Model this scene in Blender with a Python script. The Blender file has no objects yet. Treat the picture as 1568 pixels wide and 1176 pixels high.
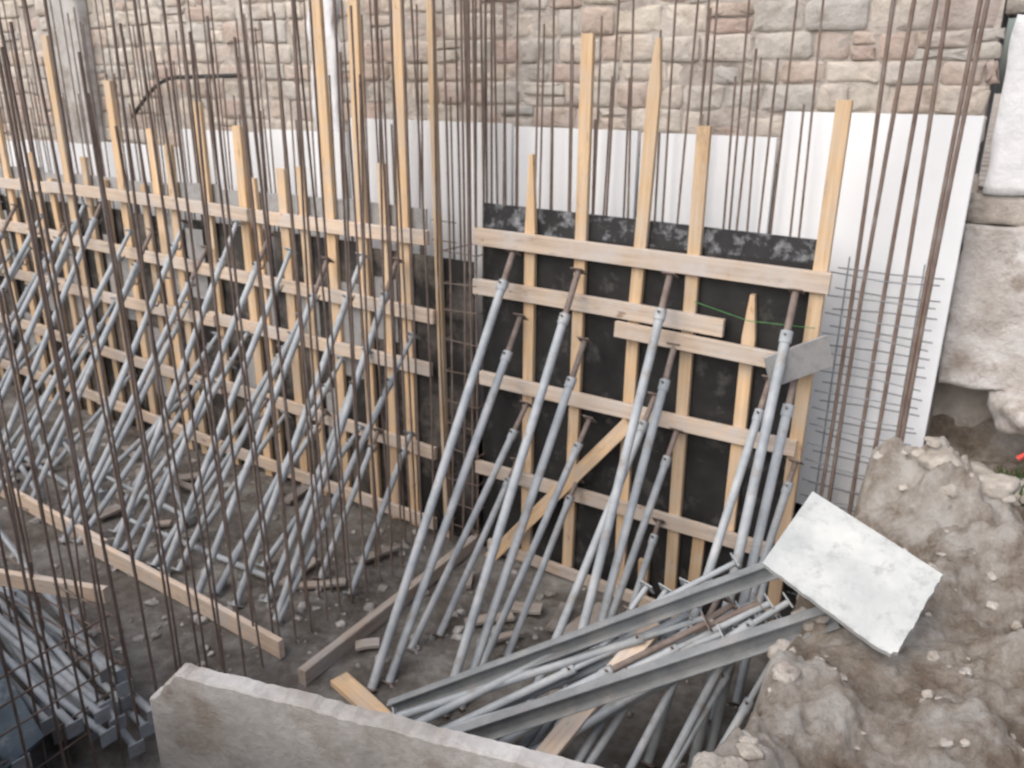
import bpy, math, random, bmesh
from mathutils import Vector, Matrix, noise
random.seed(7)
R=random.random
def U(a,b): return a+(b-a)*random.random()

scene=bpy.context.scene
# ------------------------------------------------------------------ materials
def new_mat(name):
    m=bpy.data.materials.new(name); m.use_nodes=True
    nt=m.node_tree; nt.nodes.clear()
    o=nt.nodes.new('ShaderNodeOutputMaterial'); b=nt.nodes.new('ShaderNodeBsdfPrincipled')
    nt.links.new(b.outputs[0],o.inputs[0])
    return m,nt,b
def ramp(nt,fac,stops):
    r=nt.nodes.new('ShaderNodeValToRGB')
    while len(r.color_ramp.elements)<len(stops): r.color_ramp.elements.new(0.5)
    for e,(p,c) in zip(r.color_ramp.elements,stops):
        e.position=p; e.color=(c[0],c[1],c[2],1)
    nt.links.new(fac,r.inputs[0]); return r.outputs[0]
def noise_n(nt,vec,scale,detail=5,rough=.6,vscale=None):
    if vscale:
        mp=nt.nodes.new('ShaderNodeMapping'); mp.inputs['Scale'].default_value=vscale
        nt.links.new(vec,mp.inputs[0]); vec=mp.outputs[0]
    n=nt.nodes.new('ShaderNodeTexNoise'); n.inputs['Scale'].default_value=scale
    n.inputs['Detail'].default_value=detail; n.inputs['Roughness'].default_value=rough
    nt.links.new(vec,n.inputs['Vector']); return n.outputs['Fac']
def mix(nt,a,b,fac,mode='MIX'):
    m=nt.nodes.new('ShaderNodeMix'); m.data_type='RGBA'; m.blend_type=mode
    for s,v in ((m.inputs[0],fac),(m.inputs[6],a),(m.inputs[7],b)):
        if isinstance(v,(int,float)): s.default_value=v
        elif isinstance(v,tuple): s.default_value=(v[0],v[1],v[2],1)
        else: nt.links.new(v,s)
    return m.outputs[2]
def attr(nt,name,out='Vector'):
    a=nt.nodes.new('ShaderNodeAttribute'); a.attribute_name=name; return a.outputs[out]
def objc(nt):
    return nt.nodes.new('ShaderNodeTexCoord').outputs['Object']
def bump(nt,b,h,strength=.4,dist=.01):
    n=nt.nodes.new('ShaderNodeBump'); n.inputs['Strength'].default_value=strength
    n.inputs['Distance'].default_value=dist
    nt.links.new(h,n.inputs['Height']); nt.links.new(n.outputs[0],b.inputs['Normal'])
def maprange(nt,v,a,b,c=0,d=1):
    m=nt.nodes.new('ShaderNodeMapRange'); m.inputs[1].default_value=a; m.inputs[2].default_value=b
    m.inputs[3].default_value=c; m.inputs[4].default_value=d
    nt.links.new(v,m.inputs[0]); return m.outputs[0]

def wood_mat(name,c_dark,c_light,dirt,dirtamt=.5):
    m,nt,b=new_mat(name)
    lc=attr(nt,'lc'); t=attr(nt,'tint','Fac')
    g=noise_n(nt,lc,1,6,.65,(1.6,34,34))
    base=ramp(nt,g,[(.3,c_dark),(.65,c_light)])
    tv=ramp(nt,t,[(0,(.58,.57,.57)),(.5,(.90,.90,.90)),(1,(1.12,1.08,1.04))])
    base=mix(nt,base,tv,1.0,'MULTIPLY')
    d=noise_n(nt,lc,3.2,6,.7)
    dm=maprange(nt,d,.42,.68,0,dirtamt)
    base=mix(nt,base,dirt,dm)
    d2=noise_n(nt,lc,1,6,.75,(2.2,7,7))
    base=mix(nt,base,(.22,.17,.13),maprange(nt,d2,.56,.76,0,.6))
    k=noise_n(nt,lc,1,2,.5,(5,14,14)); km=maprange(nt,k,.70,.76,0,.6)
    base=mix(nt,base,(.16,.08,.04),km)
    nt.links.new(base,b.inputs['Base Color']); b.inputs['Roughness'].default_value=.88
    b.inputs['Specular IOR Level'].default_value=.15
    bump(nt,b,g,.35,.004); return m
M_stud=wood_mat('stud_timber',(.54,.37,.22),(.76,.56,.36),(.56,.49,.41),.65)
M_waler=wood_mat('waler_timber',(.52,.41,.32),(.72,.59,.47),(.54,.51,.49),.9)
M_greyw=wood_mat('weathered_timber',(.27,.23,.20),(.42,.37,.33),(.44,.43,.42),.7)

def noise_mat(name,stops,scale=4,rough=.85,bs=.4,bd=.01,bscale=30,metal=0,stain=None,spec=.3):
    m,nt,b=new_mat(name); c=objc(nt)
    n=noise_n(nt,c,scale,8,.65)
    col=ramp(nt,n,stops)
    if stain:
        s=noise_n(nt,c,stain[0],7,.7); col=mix(nt,col,stain[3],maprange(nt,s,stain[1],stain[2],0,.9))
    nt.links.new(col,b.inputs['Base Color']); b.inputs['Roughness'].default_value=rough; b.inputs['Metallic'].default_value=metal
    b.inputs['Specular IOR Level'].default_value=spec
    if bs: bump(nt,b,noise_n(nt,c,bscale,6,.7),bs,bd)
    return m
M_ply=noise_mat('black_film_plywood',[(.3,(.012,.012,.013)),(.7,(.038,.037,.036))],3,.5,.3,.003,20,0,(3.5,.54,.74,(.13,.125,.12)),.35)
M_plyl=noise_mat('worn_film_plywood',[(.3,(.014,.014,.014)),(.7,(.05,.047,.044))],1.2,.6,.2,.003,20,0,(1.6,.46,.64,(.20,.175,.155)),.3)
M_plystain=noise_mat('cement_stained_plywood',[(.3,(.02,.02,.022)),(.7,(.045,.045,.047))],3,.6,.2,.003,20,0,(7,.50,.72,(.42,.44,.47)))
M_plygrey=noise_mat('grey_plywood',[(.3,(.26,.255,.25)),(.7,(.44,.44,.44))],5,.8,.2,.003,20,0,(5,.5,.7,(.15,.14,.13)))
M_foam=noise_mat('white_foam',[(.3,(.85,.87,.90)),(.7,(.91,.93,.95))],1.5,.7,.15,.003,60)
M_conc=noise_mat('concrete',[(.28,(.30,.285,.265)),(.5,(.47,.455,.44)),(.7,(.60,.59,.575))],3.2,.85,.7,.010,24,0,(3.0,.50,.66,(.30,.265,.23)))
M_board=noise_mat('cement_board',[(.3,(.40,.42,.42)),(.5,(.50,.52,.51)),(.7,(.60,.61,.59))],4,.8,.4,.006,40,0,(12,.52,.68,(.36,.37,.37)))
M_plaster=noise_mat('old_plaster',[(.3,(.40,.36,.33)),(.5,(.58,.55,.53)),(.68,(.78,.78,.78))],2.6,.9,1,.03,14,0,(3,.52,.66,(.30,.25,.21)),.1)
M_whitep=noise_mat('white_lime_plaster',[(.3,(.62,.63,.65)),(.6,(.82,.83,.85))],3,.9,.6,.02,18,0,(4,.60,.7,(.45,.42,.40)),.1)
M_rust=noise_mat('rusty_rebar',[(.3,(.13,.09,.075)),(.55,(.21,.16,.135)),(.75,(.27,.25,.24))],6,.8,.3,.002,90)
M_rebgrey=noise_mat('grey_rebar',[(.3,(.18,.185,.20)),(.7,(.30,.31,.34))],6,.6,.3,.002,90,.2)
M_steel=noise_mat('galvanised_prop_steel',[(.3,(.27,.30,.325)),(.5,(.385,.415,.44)),(.7,(.50,.515,.53))],4,.62,.2,.002,60,.05,(6,.55,.70,(.28,.25,.225)))
M_rustfit=noise_mat('rusty_fittings',[(.3,(.15,.11,.095)),(.7,(.28,.235,.21))],12,.8,.3,.003,60)
M_chan=noise_mat('steel_channel',[(.3,(.20,.215,.225)),(.6,(.31,.325,.335))],5,.65,.3,.003,40,.1,(6,.52,.70,(.38,.36,.34)))
M_black=noise_mat('black_rubber',[(.3,(.03,.03,.03)),(.7,(.06,.06,.06))],5,.5,0)
M_blue=noise_mat('blue_grey_sheet',[(.3,(.06,.08,.10)),(.7,(.12,.155,.18))],4,.6,.2,.003,30,0,(6,.5,.7,(.3,.32,.33)))
M_green=noise_mat('green_plastic',[(.3,(.05,.18,.05)),(.7,(.1,.28,.1))],9,.6,0)
M_leaf=noise_mat('weed_leaf',[(.3,(.04,.07,.025)),(.7,(.10,.13,.05))],9,.8,0)
M_redp=noise_mat('red_plastic',[(.3,(.5,.05,.04)),(.7,(.6,.1,.08))],9,.6,0)

def stone_material():
    m,nt,b=new_mat('rough_stone'); c=objc(nt); t=attr(nt,'tint','Fac')
    base=ramp(nt,t,[(0,(.53,.42,.37)),(.22,(.60,.50,.43)),(.45,(.62,.56,.48)),(.65,(.54,.52,.49)),(.85,(.68,.60,.52)),(1,(.70,.65,.58))])
    n=noise_n(nt,c,6,9,.75); v=ramp(nt,n,[(.28,(.64,.62,.60)),(.5,(1,1,1)),(.72,(1.2,1.2,1.2))])
    base=mix(nt,base,v,1.0,'MULTIPLY')
    w=noise_n(nt,c,2.0,6,.75); base=mix(nt,base,(.66,.64,.61),maprange(nt,w,.48,.70,0,.7))
    w=noise_n(nt,c,.9,5,.7); base=mix(nt,base,(.36,.32,.29),maprange(nt,w,.57,.77,0,.45))
    nt.links.new(base,b.inputs['Base Color']); b.inputs['Roughness'].default_value=.95
    b.inputs['Specular IOR Level'].default_value=.1
    bump(nt,b,noise_n(nt,c,10,10,.75),1,.035); return m
M_stone=stone_material()
M_mortar=noise_mat('mortar',[(.3,(.30,.26,.235)),(.5,(.50,.455,.41)),(.7,(.66,.62,.57))],3.5,.95,1,.03,14,spec=.1)

def ground_material():
    m,nt,b=new_mat('dirt_ground'); c=objc(nt); t=attr(nt,'tint','Fac'); pl=attr(nt,'pale','Fac')
    n=noise_n(nt,c,1.6,10,.75)
    pit=ramp(nt,n,[(.32,(.13,.108,.09)),(.48,(.27,.245,.22)),(.56,(.38,.36,.335)),(.68,(.56,.535,.51))])
    n2=noise_n(nt,c,2.0,12,.78)
    up=ramp(nt,n2,[(.34,(.20,.15,.11)),(.45,(.37,.30,.24)),(.53,(.54,.475,.41)),(.64,(.76,.72,.67))])
    n3=noise_n(nt,c,4,10,.75)
    pale=ramp(nt,n3,[(.3,(.44,.38,.32)),(.45,(.66,.60,.54)),(.6,(.80,.77,.72))])
    pf=nt.nodes.new('ShaderNodeMath'); pf.operation='MULTIPLY_ADD'; pf.use_clamp=True
    nt.links.new(n3,pf.inputs[0]); pf.inputs[1].default_value=2.2; 
    sub=nt.nodes.new('ShaderNodeMath'); sub.operation='SUBTRACT'; nt.links.new(pl,sub.inputs[0]); sub.inputs[1].default_value=1.25
    nt.links.new(sub.outputs[0],pf.inputs[2])
    up=mix(nt,up,pale,pf.outputs[0])
    col=mix(nt,pit,up,t)
    nt.links.new(col,b.inputs['Base Color']); b.inputs['Roughness'].default_value=.95
    b.inputs['Specular IOR Level'].default_value=.08
    bump(nt,b,noise_n(nt,c,13,12,.8),1,.08); return m
M_ground=ground_material()
M_rock=noise_mat('rubble_stone',[(.3,(.42,.36,.31)),(.5,(.58,.53,.47)),(.7,(.76,.72,.67))],5,.95,1,.04,22,spec=.1)
M_rockd=noise_mat('grey_debris',[(.3,(.20,.18,.16)),(.5,(.36,.34,.32)),(.7,(.62,.60,.58))],5,.95,1,.02,22)

# ------------------------------------------------------------------ mesh builder
class MB:
    def __init__(s): s.v=[];s.f=[];s.lc=[];s.ti=[];s.sm=[];s.mi=[]
    def add(s,vs,fs,lcs=None,tint=.5,smooth=False,mi=0):
        o=len(s.v); s.v+= [tuple(v) for v in vs]
        s.lc+= [tuple(l) for l in (lcs or vs)]
        for f in fs:
            s.f.append(tuple(i+o for i in f)); s.ti.append(tint); s.sm.append(smooth); s.mi.append(mi)
    def board(s,p0,p1,w,th,side,tint=None,bow=.006,seg=5,mi=0,taper=None):
        p0=Vector(p0);p1=Vector(p1);d=(p1-p0);L=d.length;d.normalize()
        sd=Vector(side); sd=(sd-d*sd.dot(d)).normalized(); n=d.cross(sd)
        b1=U(-bow,bow);b2=U(-bow,bow); off=Vector((U(0,40),U(0,40),U(0,40)))
        vs=[];lc=[];ch=min(w,th)*.08
        prof=[(-w/2+ch,-th/2),(w/2-ch,-th/2),(w/2,-th/2+ch),(w/2,th/2-ch),(w/2-ch,th/2),(-w/2+ch,th/2),(-w/2,th/2-ch),(-w/2,-th/2+ch)]
        tw=U(-.02,.02)
        for i in range(seg+1):
            t=i/seg; q=math.sin(t*math.pi)
            c=p0+d*L*t+sd*b1*q+n*b2*q
            k=1
            if taper and i==seg: k=taper
            for a,bb in prof:
                ca=a*k; an=tw*(t-.5)
                x=ca*math.cos(an)-bb*math.sin(an); y=ca*math.sin(an)+bb*math.cos(an)
                vs.append(c+sd*x+n*y); lc.append(Vector((L*t,a,bb))+off)
        fs=[]
        for i in range(seg):
            for j in range(8):
                a=i*8+j;b=i*8+(j+1)%8; fs.append((a,b,b+8,a+8))
        fs.append(tuple(reversed(range(8)))); fs.append(tuple(range(seg*8,seg*8+8)))
        s.add(vs,fs,lc,R() if tint is None else tint,False,mi)
    def tube(s,pts,r,n=8,tint=.5,mi=0,cap=True):
        pts=[Vector(p) for p in pts]; vs=[];fs=[]
        d=(pts[-1]-pts[0]).normalized(); a=Vector((0,0,1)) if abs(d.z)<.9 else Vector((1,0,0))
        for i,p in enumerate(pts):
            t=(pts[min(i+1,len(pts)-1)]-pts[max(i-1,0)]).normalized()
            u=t.cross(a)
            if u.length<1e-3: u=t.cross(Vector((0,1,0)))
            u.normalize(); w=t.cross(u)
            for k in range(n):
                an=2*math.pi*k/n; vs.append(p+(u*math.cos(an)+w*math.sin(an))*r)
        for i in range(len(pts)-1):
            for k in range(n):
                A=i*n+k;B=i*n+(k+1)%n; fs.append((A,B,B+n,A+n))
        s.add(vs,fs,None,tint,True,mi)
        if cap:
            o=len(pts)*n-n
            s.add(vs[:n],[tuple(reversed(range(n)))],None,tint,False,mi); s.add(vs[o:],[tuple(range(n))],None,tint,False,mi)
    def obj(s,name,mats,parent=None):
        me=bpy.data.meshes.new(name); me.from_pydata(s.v,[],s.f)
        a=me.attributes.new('lc','FLOAT_VECTOR','POINT'); a.data.foreach_set('vector',[c for l in s.lc for c in l])
        a=me.attributes.new('tint','FLOAT','FACE'); a.data.foreach_set('value',s.ti)
        me.polygons.foreach_set('use_smooth',s.sm); me.polygons.foreach_set('material_index',s.mi)
        if not isinstance(mats,(list,tuple)): mats=[mats]
        for m in mats: me.materials.append(m)
        me.update(); o=bpy.data.objects.new(name,me); scene.collection.objects.link(o)
        if parent: o.parent=parent
        return o
def empty(name):
    e=bpy.data.objects.new(name,None); scene.collection.objects.link(e); return e

# ------------------------------------------------------------------ ground (one sheet)
def sstep(a,b,x):
    t=max(0,min(1,(x-a)/(b-a))); return t*t*(3-2*t)
LUMPS=[(3.55,-.22,.32,.28,.36),(3.92,-.30,.28,.22,.22),(3.95,-.85,.24,.20,.20),(4.6,-.9,.6,.7,.18),(3.25,-.15,.15,.2,.18),(4.35,-1.6,.25,.2,.14),(3.45,-2.5,.22,.26,.12),(3.25,-3.1,.25,.35,.15),(3.75,-1.15,.16,.16,.12),(4.0,-2.3,.2,.2,.09),(3.2,-2.45,.12,.3,.08),(3.75,-.55,.25,.2,.12)]
def gheight(x,y):
    nz=noise.fractal(Vector((x*.9,y*.9,3)),1,2,5)
    nf=noise.fractal(Vector((x*4,y*4,9)),1,2,4)
    nm=noise.noise(Vector((x*2.6,y*2.6,14)))
    edge=3.06+.14*noise.noise(Vector((y*1.7,2,0)))+.06*noise.noise(Vector((y*6,5,0)))
    up=sstep(edge-.06,edge+.18,x)
    zr=1.45+.05*nz+.045*nf+.06*nm
    if 2.8<x<6 and -4<y<1.2:
        c1=noise.noise(Vector((x*11,y*11,1)));c2=noise.noise(Vector((x*22,y*22,7)));c3=noise.noise(Vector((x*6,y*6,21)))
        zr+=.040*abs(c1)*2+.016*c2+.07*max(0,c3)
    lump=1+.45*nm+.35*nf; pale=0
    for cx,cy,sx,sy,h in LUMPS:
        m=math.exp(-(((x-cx)/sx)**2+((y-cy)/sy)**2)**1.3); zr+=m*h*lump; pale=max(pale,m)
    zr+=.25*sstep(.1,1.0,y)*sstep(3.9,5,x)
    zp=.03*nz+.02*nf
    z=zp*(1-up)+zr*up
    near=sstep(-4.75,-5.1,y)
    z=z*(1-near)+(2.45+.04*nz)*near
    back=sstep(1.0,1.5,y); z=z*(1-back)+2.6*back
    far=sstep(-13.5,-14.2,x); z=z*(1-far)+2.5*far
    return z,max(up*.999,near,back,far),pale
def axis(lo,hi,fine_lo,fine_hi,st):
    a=[];x=fine_lo
    while x<fine_hi: a.append(x); x+=st
    a.append(fine_hi); s=st;x=fine_hi
    while x<hi: s*=1.35; x+=s; a.append(min(x,hi))
    s=st;x=fine_lo;b=[]
    while x>lo: s*=1.35; x-=s; b.append(max(x,lo))
    return b[::-1]+a
xs=[x for x in axis(-14,2.8,-3,2.8,.09) if x<2.8]+axis(2.8,200,2.8,5.2,.018)
xs=[-200,-120,-60,-30,-20,-15]+xs
ys=axis(-200,200,-5.2,1.6,.022)
nx=len(xs);ny=len(ys); tt=[]; pp=[]; vs=[]
for y in ys:
    for x in xs:
        z,t,p_=gheight(x,y); vs.append((x,y,z)); tt.append(t); pp.append(p_)
fs=[(j*nx+i,j*nx+i+1,(j+1)*nx+i+1,(j+1)*nx+i) for j in range(ny-1) for i in range(nx-1)]
me=bpy.data.meshes.new('ground'); me.from_pydata(vs,[],fs)
a=me.attributes.new('tint','FLOAT','POINT'); a.data.foreach_set('value',tt)
a=me.attributes.new('pale','FLOAT','POINT'); a.data.foreach_set('value',pp)
me.polygons.foreach_set('use_smooth',[True]*len(fs)); me.materials.append(M_ground)
g=bpy.data.objects.new('ground',me); scene.collection.objects.link(g)

# ------------------------------------------------------------------ stone wall
YW=.74
def stone(mb,x0,x1,z0,z1,yf,tint):
    cx=(x0+x1)/2;cz=(z0+z1)/2;hx=(x1-x0)/2;hz=(z1-z0)/2
    N=16; yo=U(-.018,.008); sk=U(-.010,.010); tl=U(-.014,.014); e=U(.14,.34)
    vs=[]
    for k,(sc,dy) in enumerate([(1,.10),(1,.006),(.93,-.006),(.55,-.009)]):
        for i in range(N):
            an=2*math.pi*(i+.5)/N; c=math.cos(an);s_=math.sin(an)
            px=math.copysign(abs(c)**e,c);pz=math.copysign(abs(s_)**e,s_)
            j=noise.noise(Vector((cx*7+c*1.8,cz*7+s_*1.8,0)))
            j2=noise.noise(Vector((cx*9+c*2.0*sc,cz*9+s_*2.0*sc,4)))*.012
            vs.append((cx+px*(hx*sc+j*.020)+sk*pz,yf+dy+yo+j2+tl*.4*px*sc,cz+pz*(hz*sc+j*.017)+tl*.5*px))
    vs.append((cx,yf-.009+yo,cz))
    fs=[]
    for k in range(3):
        for i in range(N):
            a=k*N+i;b=k*N+(i+1)%N; fs.append((a,b,b+N,a+N))
    for i in range(N): fs.append((3*N+i,3*N+(i+1)%N,4*N))
    mb.add(vs,fs,None,tint,True)
mb=MB()
z=2.5
while z<6.6:
    h=U(.15,.22); x=-14.5+U(0,.3)
    while x<3.44:
        w=U(.17,.44); x1=min(x+w,3.48+U(-.04,.04))
        zo=.025*noise.noise(Vector((x,z,0)))
        if R()<.14:
            f=U(.4,.6); stone(mb,x,x1-.012,z+zo,z+h*f-.005+zo,YW,R()); stone(mb,x,x1-.012,z+h*f+.005+zo,z+h-.010+zo,YW,R())
        else:
            stone(mb,x,x1-.012,z+zo,z+h-.010+zo,YW,R())
        x+=w
    z+=h
wall=empty('stone_wall')
mb.obj('stones',M_stone,wall)
mb=MB()
nxx,nzz=200,60;vs=[]
for j in range(nzz+1):
    for i in range(nxx+1):
        x=-14.6+18.05*i/nxx;zc=1.2+5.4*j/nzz
        vs.append((x,YW-.001+.026*noise.noise(Vector((x*5,zc*5,0))),zc))
fs=[(j*(nxx+1)+i,j*(nxx+1)+i+1,(j+1)*(nxx+1)+i+1,(j+1)*(nxx+1)+i) for j in range(nzz) for i in range(nxx)]
mb.add(vs,fs,None,.5,True)
mb.add([(-14.6,1.3,1.2),(3.45,1.3,1.2),(3.45,1.3,6.6),(-14.6,1.3,6.6),(-14.6,YW+.04,1.2),(3.45,YW+.04,1.2),(3.45,YW+.04,6.6),(-14.6,YW+.04,6.6)],[(0,1,2,3),(5,6,2,1),(4,0,3,7),(7,3,2,6)])
mb.obj('mortar_core',M_mortar,wall)

def rough_block(name,x0,x1,z0,z1,y,depth,mat,amp,st=.05,parent=None,seed=0,edge=.08,fq=2.2):
    mb=MB();nx=int((x1-x0)/st)+1;nz=int((z1-z0)/st)+1;vs=[]
    def P(i,j,yy,back):
        x=x0+(x1-x0)*i/nx; zc=z0+(z1-z0)*j/nz
        f=noise.fractal(Vector((x*fq+seed,zc*fq,seed)),1,2,5)
        ex=edge*noise.noise(Vector((zc*4,seed,1))) if i in(0,nx) else 0
        ez=edge*noise.noise(Vector((x*4,seed,5))) if j in(0,nz) else 0
        return (x+ex,yy-(0 if back else amp*f),zc+ez)
    for j in range(nz+1):
        for i in range(nx+1): vs.append(P(i,j,y,False))
    o=len(vs)
    for j in range(nz+1):
        for i in range(nx+1): vs.append(P(i,j,y+depth,True))
    W=nx+1
    fs=[(j*W+i,j*W+i+1,(j+1)*W+i+1,(j+1)*W+i) for j in range(nz) for i in range(nx)]
    for i in range(nx):
        fs.append((i,i+o,i+1+o,i+1)); k=nz*W+i; fs.append((k,k+1,k+1+o,k+o))
    for j in range(nz):
        k=j*W; fs.append((k,k+W,k+W+o,k+o)); k=j*W+nx; fs.append((k,k+o,k+W+o,k+W))
    mb.add(vs,fs,None,.5,True); return mb.obj(name,mat,parent)
nb=empty('plastered_masonry_wall')
rough_block('lime_plaster',3.53,9,3.46,4.55,.67,.5,M_whitep,.006,.06,nb,3,.02)
rough_block('upper_masonry',3.46,9,4.56,6.6,.71,.5,M_mortar,.02,.08,nb,31,.02)
rough_block('concrete_band',3.46,9,3.26,3.45,.70,.5,M_mortar,.01,.06,nb,4,.03)
rough_block('rough_footing',3.46,9,2.12,3.25,.67,.7,M_plaster,.022,.03,nb,8,.05,3.5)
rough_block('undercut',3.4,9,1.2,2.2,1.15,.4,M_mortar,.08,.06,nb,12)
rough_block('concrete_pilaster',-6.75,-6.15,3.3,6.6,.60,.2,M_conc,.015,.1,None,5,.03)
rough_block('plaster_strip',-2.5,-2.16,3.3,6.6,.655,.12,M_whitep,.01,.06,None,6,.05)

# ------------------------------------------------------------------ foam boards
def foam(x0,x1,z0,z1,y,lean=0):
    mb=MB(); th=.05; mb.board(((x0+x1)/2,y,z0),((x0+x1)/2+lean,y+.01,z1),x1-x0,th,(1,0,0),.5,.003,3)
    return mb.obj('foam_insulation_board',M_foam)
foam(2.22,3.47,1.0,3.95,.50); foam(1.14,2.19,1.0,3.77,.505,.0); foam(-.02,1.11,1.0,3.78,.50)
foam(-1.9,-.05,1.0,3.80,.505); foam(-3.1,-1.93,1.0,3.66,.50); foam(-4.4,-3.13,1.0,3.62,.505); foam(-5.9,-4.43,.9,3.42,.50)
foam(-7.6,-5.93,.9,3.38,.505); foam(-9.6,-7.63,.9,3.35,.50)

# ------------------------------------------------------------------ formwork panels
fw=empty('timber_formwork_panel')
mb=MB()
mb.board((1.36,.0,0),(1.36,.0,3.0),2.74,.018,(1,0,0),.5,.002,2); mb.obj('plywood_face',M_ply,fw)
mb=MB(); mb.board((.0,.002,3.09),(2.7,.002,3.05),.22,.018,(0,0,1),.5,.004,4); mb.obj('upper_plywood_strip',M_plystain,fw)
mb=MB()
for x,zb,zt,lx in [(.48,.0,3.61,0),(.91,.0,4.46,.02),(1.41,.0,2.44,0),(1.42,2.46,4.42,.05),(1.86,.0,3.86,-.02),(2.29,.9,2.75,0),(2.70,.0,4.04,.03)]:
    mb.board((x-lx*.3,-.045,zb),(x+lx,-.045,zt),.095,.048,(1,0,0),U(.4,1),.01,6,0,.35 if x in(2.29,1.42,.48) else None)
mb.board((2.05,-.045,0),(2.07,-.045,.8),.095,.048,(1,0,0),.3); mb.board((1.62,-.045,.0),(1.62,-.045,.4),.09,.048,(1,0,0),.3)
mb.obj('studs',M_stud,fw)
mb=MB()
def wal(x0,x1,z0,z1,w=.125,y=-.096,ti=None): mb.board((x0,y,z0),(x1,y,z1),w,.045,(0,0,1),ti,.008,7)
wal(-.03,2.80,2.94,2.90,.14,ti=.4); wal(-.04,2.12,2.52,2.49,.13,ti=.4); wal(1.3,2.62,2.37,2.33,.12,y=-.145,ti=.35)
wal(.02,2.72,1.72,1.70,.12,ti=.6); wal(-.03,2.62,.86,.84,.12,ti=.35); wal(.1,2.0,.10,.03,.10,ti=.4)
mb.obj('walers',M_waler,fw)
mb=MB(); mb.board((1.45,-.15,1.62),(.16,-.17,.0),.11,.045,(0,0,1),.9,.006,5); mb.obj('diagonal_brace',M_stud,fw)
mb=MB(); mb.board((2.54,-.40,2.32),(2.86,-.12,2.46),.23,.02,(0,0,1),.5); mb.obj('end_board',M_plygrey,fw)
mb=MB(); mb.tube([(1.9,-.13,2.66),(2.3,-.13,2.58),(2.75,-.14,2.6)],.003,6); mb.obj('green_tie_wire',M_green,fw)

fl=empty('long_timber_formwork')
mb=MB()
x=-13.5
while x<-.75:
    mb.board((x+.6,.0,0),(x+.6,.0,2.72+U(-.03,.03)),1.19,.018,(1,0,0),.5,.002,2); x+=1.22
mb.obj('plywood_face',M_plyl,fl)
mb=MB()
x=-9.5
while x<-.9:
    w=U(.5,1.2); mb.board((x,.002,2.99+U(-.02,.03)),(min(x+w,-.6),.002,2.99+U(-.02,.03)),U(.16,.26),.018,(0,0,1),.5); x+=w+.02
for k in range(22):
    xx=-.9-k*.45+U(-.2,.2); zb=U(.2,1.9)
    mb.board((xx,-.016,zb),(xx,-.016,zb+U(.5,.95)),U(.16,.30),.01,(1,0,0),.5,.001,1)
mb.obj('infill_boards',M_plygrey,fl)
mb=MB()
named=[(-7.1,4.5),(-5.81,4.58),(-4.81,4.12),(-4.18,3.65),(-3.93,3.5),(-3.38,3.93),(-2.86,3.72),(-1.69,5.5),(-1.28,5.5),(-.82,5.5),(-2.3,3.35)]
for xx,zt in named: mb.board((xx+U(-.02,.02),-.045,0),(xx+U(-.03,.03),-.045,zt),.11,.048,(1,0,0),U(.5,1),.015,7)
x=-13.3
while x<-.6:
    if all(abs(x-n[0])>.2 for n in named): mb.board((x,-.045,0),(x+U(-.03,.03),-.045,U(2.85,3.5)),.09,.048,(1,0,0),U(.0,.9),.012,5)
    x+=U(.30,.40)
mb.obj('studs',M_stud,fl)
mb=MB()
for zr,zl in [(2.87,2.93),(2.17,2.38),(1.68,1.76),(.85,1.06),(.10,.35)]:
    x=-.50+U(-.05,.06); k=0
    while x>-13:
        L=U(2.2,3.6); x2=x-L
        za=zr+(zl-zr)*min(1,(-x)/7); zb=zr+(zl-zr)*min(1,(-x2)/7)
        mb.board((x,-.096-(k%2)*.047,za),(x2,-.096-(k%2)*.047,zb+U(-.03,.03)),.125,.045,(0,0,1),U(.4,1),.012,7)
        x=x2+U(.1,.3); k+=1
mb.obj('walers',M_waler,fl)
mb=MB(); mb.board((-.40,-.05,0),(-.47,-.05,5.5),.06,.05,(1,0,0),.5,.02,8)
mb.obj('corner_timber_post',M_stud)

# ------------------------------------------------------------------ steel props
def prop_mesh(mb,p0,p1,split=.86,r=.031,n=10,im=1):
    p0=Vector(p0);p1=Vector(p1);d=(p1-p0).normalized();L=(p1-p0).length
    a=Vector((1,0,0)) if abs(d.x)<.9 else Vector((0,1,0)); u=d.cross(a).normalized();w=d.cross(u)
    q=p0+d*L*split
    mb.tube([p0,q],r,n); mb.tube([q-d*.02,p1],r*.72,n,mi=im)
    mb.tube([q-d*.05,q+d*.03],r*1.22,n)
    mb.tube([q+u*.07,q-u*.07],.008,6,mi=1)
    mb.tube([q+u*.07,q+u*.07+d*.06],.008,6,mi=1)
    for p in (p0,p1):
        mb.board(p-d*.004+u*.05,p-d*.004-u*.05,.10,.008,w,.5,0,1,im)
def prop(p0,p1,split=.88,r=.031,im=1):
    mb=MB(); prop_mesh(mb,p0,p1,split,r,10,im); return mb.obj('steel_prop',[M_steel,M_rustfit])
for X,fy,zh in [(.38,-2.12,2.86),(.97,-2.05,2.78),(1.71,-1.75,2.84),(2.60,-1.6,2.84)]:
    prop((X+.06,fy,.02),(X,-.15,zh),U(.88,.92),.034)
    prop((X+.12,fy+.12,.02),(X+.07,-.14,zh-U(.42,.6)),U(.87,.92),.033)
    prop((X+.02,fy+.5,.02),(X+.14,-.14,1.66+U(-.1,.1)),U(.86,.9),.029)
    prop((X+.10,fy+.75,.02),(X+.05,-.14,.95+U(-.1,.1)),.87,.028)
prop((1.55,-1.9,.02),(1.66,-.15,1.9),.9); prop((2.4,-1.7,.02),(2.5,-.15,2.2),.9)
X=-.72;k=0
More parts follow.
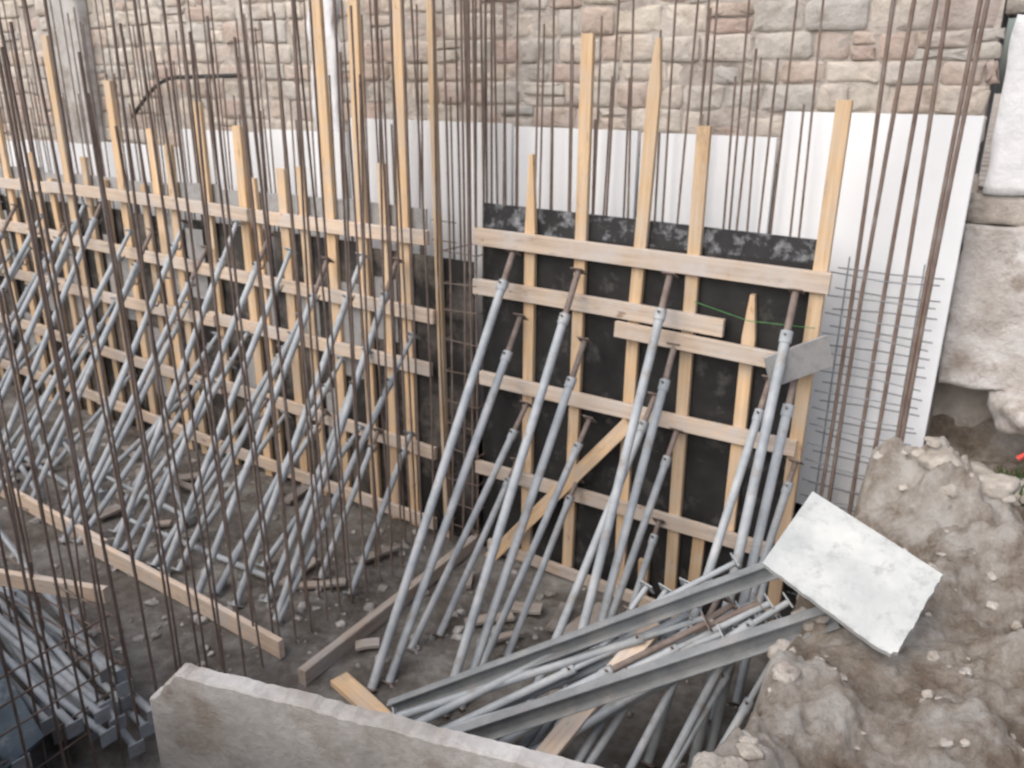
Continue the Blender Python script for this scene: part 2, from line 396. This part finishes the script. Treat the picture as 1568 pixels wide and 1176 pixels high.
while X>-11:
    fy=-2.05+U(-.12,.12)
    prop((X+U(-.1,.1),fy,.04),(X+U(-.1,.1),-.15,2.80+U(-.3,.05)),U(.86,.95),.031,0 if k%2 else 1)
    prop((X+.07+U(-.12,.12),fy+U(0,.25),.03),(X+U(-.12,.12),-.15,1.75+U(-.2,.45)),U(.8,.95),.029,0)
    if k%2==0 or X>-4: prop((X+.16+U(-.12,.12),fy+U(.3,.7),.03),(X+.1+U(-.12,.12),-.15,.95+U(-.2,.35)),.87,.028,k%2)
    X-=U(.38,.48);k+=1
for k in range(9):
    x=U(-6.5,-.9);y=U(-2.0,-.8);a=U(-.5,.9);L=U(1.2,2.2)
    prop((x,y,.07),(x-math.cos(a)*L,y+math.sin(a)*L*.5,U(.07,.3)),.7,.027,0)

# ------------------------------------------------------------------ rebar
def bars(items,r=.009,n=6):
    mb=MB()
    for x,y,z0,z1,lx,ly in items:
        b=U(-.03,.03);b2=U(-.02,.02);pts=[]
        for i in range(7):
            t=i/6;q=math.sin(t*math.pi)+.3*math.sin(t*5)
            pts.append((x+lx*t+b*q,y+ly*t+b2*q,z0+(z1-z0)*t))
        mb.tube(pts,r,n)
    return mb
it=[];x=-11
while x<2.6:
    if not(-.45<x<.02):
        it.append((x,.12,0,U(3.7,4.4) if R()<.55 else U(4.6,5.6),U(-.06,.06),U(-.03,.05)))
        it.append((x+U(-.03,.03),.38,0,U(3.8,5.4),U(-.06,.06),0))
    x+=U(.14,.19)
mb=bars(it,.0085)
zc=.1
while zc<3.0:
    mb.tube([(-.62,.1,zc+U(-.02,.02)),(-.36,.1,zc)],.005,6); zc+=.17
mb.obj('wall_rebar_cage',M_rust)
it=[]
for x,l in [(2.86,.03),(2.95,.08),(3.12,.02),(3.16,.03),(3.33,.05),(3.38,.03)]:
    it.append((x,.14,0,U(5.2,5.8),l,.02))
mb=bars(it,.014,8); mb.obj('heavy_starter_bars',M_rust)
mb=MB();zc=.25
while zc<3.05:
    for y in (.16,.40):
        mb.tube([(2.74,y,zc+U(-.02,.02)),(3.1,y-.01,zc+U(-.02,.02)),(3.42,y,zc+U(-.02,.02))],.005,6)
    zc+=.14
for x in (2.8,2.92,3.05,3.18,3.30):
    mb.tube([(x,.40,0),(x+U(-.02,.02),.40,3.0)],.005,6)
mb.obj('steel_mesh',M_rebgrey)
it=[]
for x in (-.34,-.26,-.18,-.1,-.03):
    for y in (-.12,.12,.36): it.append((x+U(-.03,.03),y+U(-.03,.03),0,U(4.9,5.6),U(-.06,.06),U(-.03,.03)))
mb=bars(it,.0095)
zc=.2
while zc<2.9:
    a,b,c,d=(-.34,-.12,zc+U(-.02,.02)),(.0,-.12,zc),(.0,.36,zc),(-.34,.36,zc)
    mb.tube([a,b],.005,6);mb.tube([b,c],.005,6);mb.tube([d,a],.005,6); zc+=U(.2,.3)
mb.obj('column_rebar_cage',M_rust)
it=[];y=-.25
while y>-4.9:
    it.append((-.42,y,0,U(3.9,5.2),U(-.12,.05),U(-.08,.08)))
    it.append((-.66+U(-.03,.03),y+U(-.04,.04),0,U(3.8,5.0),U(-.12,.05),U(-.1,.08)))
    y-=U(.14,.19)
mb=bars(it,.0095); mb.obj('return_wall_starter_bars',M_rust)
it=[]
for k in range(9): it.append((-1.0-.16*k,-3.3+U(-.05,.05),0,U(1.0,3.9),U(-.1,.1),U(-.1,.1)))
mb=bars(it,.008)
for zc in [.2,.38,.56,.74,.92]:
    mb.tube([(-.6,-3.3,zc),(-2.4,-3.3,zc+.02)],.007,6); mb.tube([(-.66,-3.3,zc),(-.6,-4.8,zc)],.007,6)
mb.obj('footing_rebar_cage',M_rust)

# ------------------------------------------------------------------ planks
def plank(p0,p1,w,th,side,mat=M_waler,ti=None,name='timber_plank'):
    mb=MB(); mb.board(p0,p1,w,th,side,ti,.01,6); return mb.obj(name,mat)
plank((-.36,-2.22,.09),(-3.0,-2.1,.09),.05,.16,(0,1,0),M_waler,.9); plank((-2.8,-2.05,.09),(-6.2,-1.85,.09),.05,.16,(0,1,0),M_waler,.8)
plank((-.02,-2.35,.07),(-.06,-.05,.07),.07,.13,(1,0,0),M_greyw,1.0)
plank((.2,-2.2,.05),(.75,-2.35,.05),.14,.05,(0,1,0),M_stud,.9)
plank((-2.7,-3.72,.9),(-.91,-3.16,.9),.05,.11,(-.3,1,0),M_waler,1)
plank((1.3,-2.7,.06),(2.7,-2.45,.06),.14,.05,(0,1,0),M_waler,.7)
plank((1.35,-.9,.04),(1.45,-.35,.05),.2,.03,(1,0,0),M_greyw,.5)
plank((1.9,-2.75,.2),(2.35,-1.6,1.0),.12,.04,(1,0,0),M_waler,.8)
for k in range(22):
    x=U(-6,2.3);y=U(-1.9,-.4);a=U(0,3.14);L=U(.15,.55)
    plank((x,y,.05),(x+math.cos(a)*L,y+math.sin(a)*L,.06),U(.06,.14),.03,(-math.sin(a),math.cos(a),0),M_greyw,U(0,1),'timber_offcut')

# ------------------------------------------------------------------ pile of props & channels
def channel(p0,p1,h=.11,fl_=.06):
    p0=Vector(p0);p1=Vector(p1);d=(p1-p0).normalized();s=d.cross(Vector((0,0,1))).normalized();up=s.cross(d)
    mb=MB(); mb.board(p0,p1,h,.008,up,.5,.003,4)
    mb.board(p0+up*(h/2-.004)+s*fl_/2,p1+up*(h/2-.004)+s*fl_/2,fl_-.01,.008,s,.5,.0,4); mb.board(p0-up*(h/2-.004)+s*fl_/2,p1-up*(h/2-.004)+s*fl_/2,fl_-.01,.008,s,.5,0,4)
    return mb.obj('steel_channel_beam',M_chan)
channel((1.55,-2.67,.55),(3.36,-1.75,1.55),.12,.07)
channel((.90,-2.43,.30),(2.95,-1.40,1.50),.10,.06)
pile=empty('steel_prop_pile')
for k in range(20):
    t=k/19
    mb=MB()
    p0=(1.0+.75*t+U(-.1,.1),-2.5-.12*t+U(-.12,.12),.12+U(0,.25))
    p1=(2.75+.3*t+U(-.3,.15),-1.45-.25*t+U(-.15,.3),1.25+U(-.2,.15))
    prop_mesh(mb,p0,p1,U(.55,.9),.027,8,1 if k%6==0 else 0); mb.obj('prop_%d'%k,[M_steel,M_rustfit],pile)
for k in range(11):
    mb=MB()
    x=1.7+.13*k
    prop_mesh(mb,(x+U(-.1,.1),-2.6+U(-.15,.2),.05+U(0,.1)),(x+.35+U(-.1,.1),-1.3+U(-.2,.2),.95+U(-.1,.2)),U(.5,.9),.026,8,1 if k%5==0 else 0); mb.obj('lower_prop_%d'%k,[M_steel,M_rustfit],pile)
pile2=empty('steel_tube_pile')
for k in range(22):
    mb=MB(); y=-3.0-U(0,.9); zz0=.08+U(0,.4)
    prop_mesh(mb,(-.65+U(-.3,.35),y-.2,zz0),(-3.2+U(-.4,.4),y+U(-.1,.5),zz0+U(-.05,.2)),.7,.026,8,0); mb.obj('tube_%d'%k,[M_steel,M_rustfit],pile2)
mb=MB(); mb.board((-.6,-4.1,.35),(-1.7,-3.85,.5),.5,.02,(0,1,.5),.5); mb.obj('blue_metal_sheet',M_blue)

# ------------------------------------------------------------------ cement board lying on the edge
A=Vector((3.112,-1.386,2.0)); D=Vector((2.999,-1.846,1.75)); B=Vector((3.812,-1.638,1.85))
ab=(B-A); ad=(D-A)
mb=MB(); n=ab.cross(ad).normalized(); N=24
vs=[]
for lay in (0,-.035):
    for j in range(N+1):
        for i in range(N+1):
            e=(.010*noise.noise(Vector((i*.7,j*.7,3)))+.006*noise.noise(Vector((i*2.3,j*2.3,8)))) if i in(0,N) or j in(0,N) else 0
            cr=.03*(math.exp(-((i-N)**2+(j-N)**2)/3))
            vs.append(A+ab*(i/N)*(1+e-cr)+ad*(j/N)*(1+e-cr)+n*lay)
W=N+1;o=W*W
fs=[(j*W+i,j*W+i+1,(j+1)*W+i+1,(j+1)*W+i) for j in range(N) for i in range(N)]
fs+=[(o+j*W+i,o+(j+1)*W+i,o+(j+1)*W+i+1,o+j*W+i+1) for j in range(N) for i in range(N)]
for i in range(N):
    fs.append((i,o+i,o+i+1,i+1)); k=N*W+i; fs.append((k,k+1,o+k+1,o+k))
    k=i*W; fs.append((k,k+W,o+k+W,o+k)); k=i*W+N; fs.append((k,o+k,o+k+W,k+W))
mb.add(vs,fs); mb.obj('cement_board',M_board)

# ------------------------------------------------------------------ foreground concrete wall (broken end)
mb=MB()
P0=Vector((1.18,-4.205,0));P1=Vector((4.3,-3.44,0));d=(P1-P0).normalized();nn=Vector((-d.y,d.x,0))*.075
L=(P1-P0).length; N=110; vs=[]
for i in range(N+1):
    t=i/N; s=L*t
    zt=1.90+.012*noise.noise(Vector((s*5,0,0)))+.010*noise.noise(Vector((s*22,0,3)))-.16*sstep(.18,0,s)+(.03*noise.noise(Vector((s*40,0,3))) if s<.25 else 0)
    p=P0+d*s
    vs+= [p+Vector((0,0,zt)),p+nn+Vector((0,0,zt+.004)),p+nn,p,p+nn*.08+Vector((0,0,zt+.010)),p+nn*.92+Vector((0,0,zt+.012))]
order=[0,4,5,1,2,3]; fs=[]
for i in range(N):
    for a,b in zip(order,order[1:]+order[:1]):
        fs.append((i*6+a,i*6+b,(i+1)*6+b,(i+1)*6+a))
fs.append(tuple(order)); fs.append(tuple(N*6+q for q in reversed(order)))
mb.add(vs,fs)
mb.obj('concrete_wall',M_conc)

# ------------------------------------------------------------------ rubble & debris
bm=bmesh.new(); bmesh.ops.create_icosphere(bm,subdivisions=3,radius=1)
bv=[v.co.copy() for v in bm.verts]; bf=[tuple(v.index for v in f.verts) for f in bm.faces]; bm.free()
def rock1(mb,x,y,z,s):
    sc=Vector((U(.7,1.3),U(.7,1.3),U(.45,.85)))*s; rot=Matrix.Rotation(U(0,6.28),3,'Z')@Matrix.Rotation(U(-.5,.5),3,'X'); o=Vector((U(0,99),0,0))
    vs=[]
    for v in bv:
        q=v*(1+.45*noise.noise(v*1.1+o)+.22*noise.noise(v*2.6+o)+.1*noise.noise(v*6+o)); q=Vector((q.x*sc.x,q.y*sc.y,q.z*sc.z)); vs.append(rot@q+Vector((x,y,z)))
    mb.add(vs,bf,None,R(),True)
def rocks(name,n,fx,mat,smin,smax,sink=.2):
    mb=MB()
    for k in range(n):
        x,y=fx(); z=gheight(x,y)[0]; s=smin+(smax-smin)*R()**3
        rock1(mb,x,y,z+s*sink,s)
    return mb.obj(name,mat)
rocks('rubble',300,lambda:(3.15+2.2*R(),-3.6+4.2*R()),M_rock,.006,.035,0)
rocks('rubble_lumps',26,lambda:(3.2+1.4*R(),-.8+.8*R()),M_rock,.05,.13,-.35)
rocks('edge_lumps',16,lambda:(3.1+.25*R(),-3.4+2.2*R()),M_rock,.04,.10,-.3)
rocks('boulders',12,lambda:(3.8+1.2*R(),.25+.5*R()),M_rock,.10,.24,.1)
mb=MB(); rock1(mb,4.05,.62,2.02,.26); rock1(mb,4.42,-.18,1.80,.18); mb.obj('fallen_plaster_boulders',M_plaster)
rocks('pit_debris',700,lambda:(-6+9*R(),-2.9+2.8*R()),M_rockd,.01,.055)
mb=MB()
for k in range(260):
    x=U(3.65,4.2);y=U(.1,.6);z=gheight(x,y)[0];h=U(.05,.16);a=U(0,6.28);dx,dy=math.cos(a),math.sin(a);lx,ly=U(-.08,.08),U(-.08,.08)
    mb.add([(x-dx*.008,y-dy*.008,z),(x+dx*.008,y+dy*.008,z),(x+lx*.5+dx*.01,y+ly*.5+dy*.01,z+h*.6),(x+lx,y+ly,z+h),(x+lx*.5-dx*.01,y+ly*.5-dy*.01,z+h*.6)],[(0,1,2,3,4)])
mb.obj('weeds',M_leaf)
mb=MB(); pts=[]
for i in range(14):
    t=i/13; pts.append((-5.35+1.9*t,.58,3.72+.42*math.sin(min(1,t*2.2)*math.pi/2)+.04*t))
mb.tube(pts,.022,8); mb.obj('black_hose',M_black)
mb=MB(); mb.tube([(4.05,.15,1.86),(4.09,.16,1.90),(4.14,.14,1.87)],.02,8); mb.obj('red_plastic_scrap',M_redp)

# ------------------------------------------------------------------ camera, light, world
cam=bpy.data.cameras.new('Camera'); co=bpy.data.objects.new('Camera',cam); scene.collection.objects.link(co)
p=math.radians(19.7); hd=math.radians(32.1)
fwd=Vector((-math.sin(hd)*math.cos(p),math.cos(hd)*math.cos(p),-math.sin(p)))
q=fwd.to_track_quat('-Z','Y').to_matrix().to_4x4()
co.matrix_world=Matrix.Translation((3.92,-5.80,4.13))@q@Matrix.Rotation(math.radians(.4),4,'Z')
cam.lens=1290/1568*36; cam.sensor_width=36; cam.clip_end=600
cam.dof.use_dof=True; cam.dof.focus_distance=1.1; cam.dof.aperture_fstop=8
scene.camera=co
w=bpy.data.worlds.new('World'); scene.world=w; w.use_nodes=True
nt=w.node_tree; bg=nt.nodes['Background']; sky=nt.nodes.new('ShaderNodeTexSky'); sky.sky_type='NISHITA'; sky.sun_disc=False
el=math.radians(46); az=math.radians(195)
sky.sun_elevation=el; sky.sun_rotation=az; sky.dust_density=4; sky.air_density=1
nt.links.new(sky.outputs[0],bg.inputs[0]); bg.inputs[1].default_value=.15
sun=bpy.data.lights.new('sun','SUN'); so=bpy.data.objects.new('sun',sun); scene.collection.objects.link(so)
sun.energy=2.5; sun.angle=math.radians(80); sun.color=(1,.98,.95)
sd=Vector((math.sin(az)*math.cos(el),math.cos(az)*math.cos(el),math.sin(el)))
so.rotation_euler=sd.to_track_quat('Z','Y').to_euler(); so.location=(0,-5,12)
scene.view_settings.view_transform='Standard'; scene.view_settings.look='None'; scene.view_settings.exposure=0
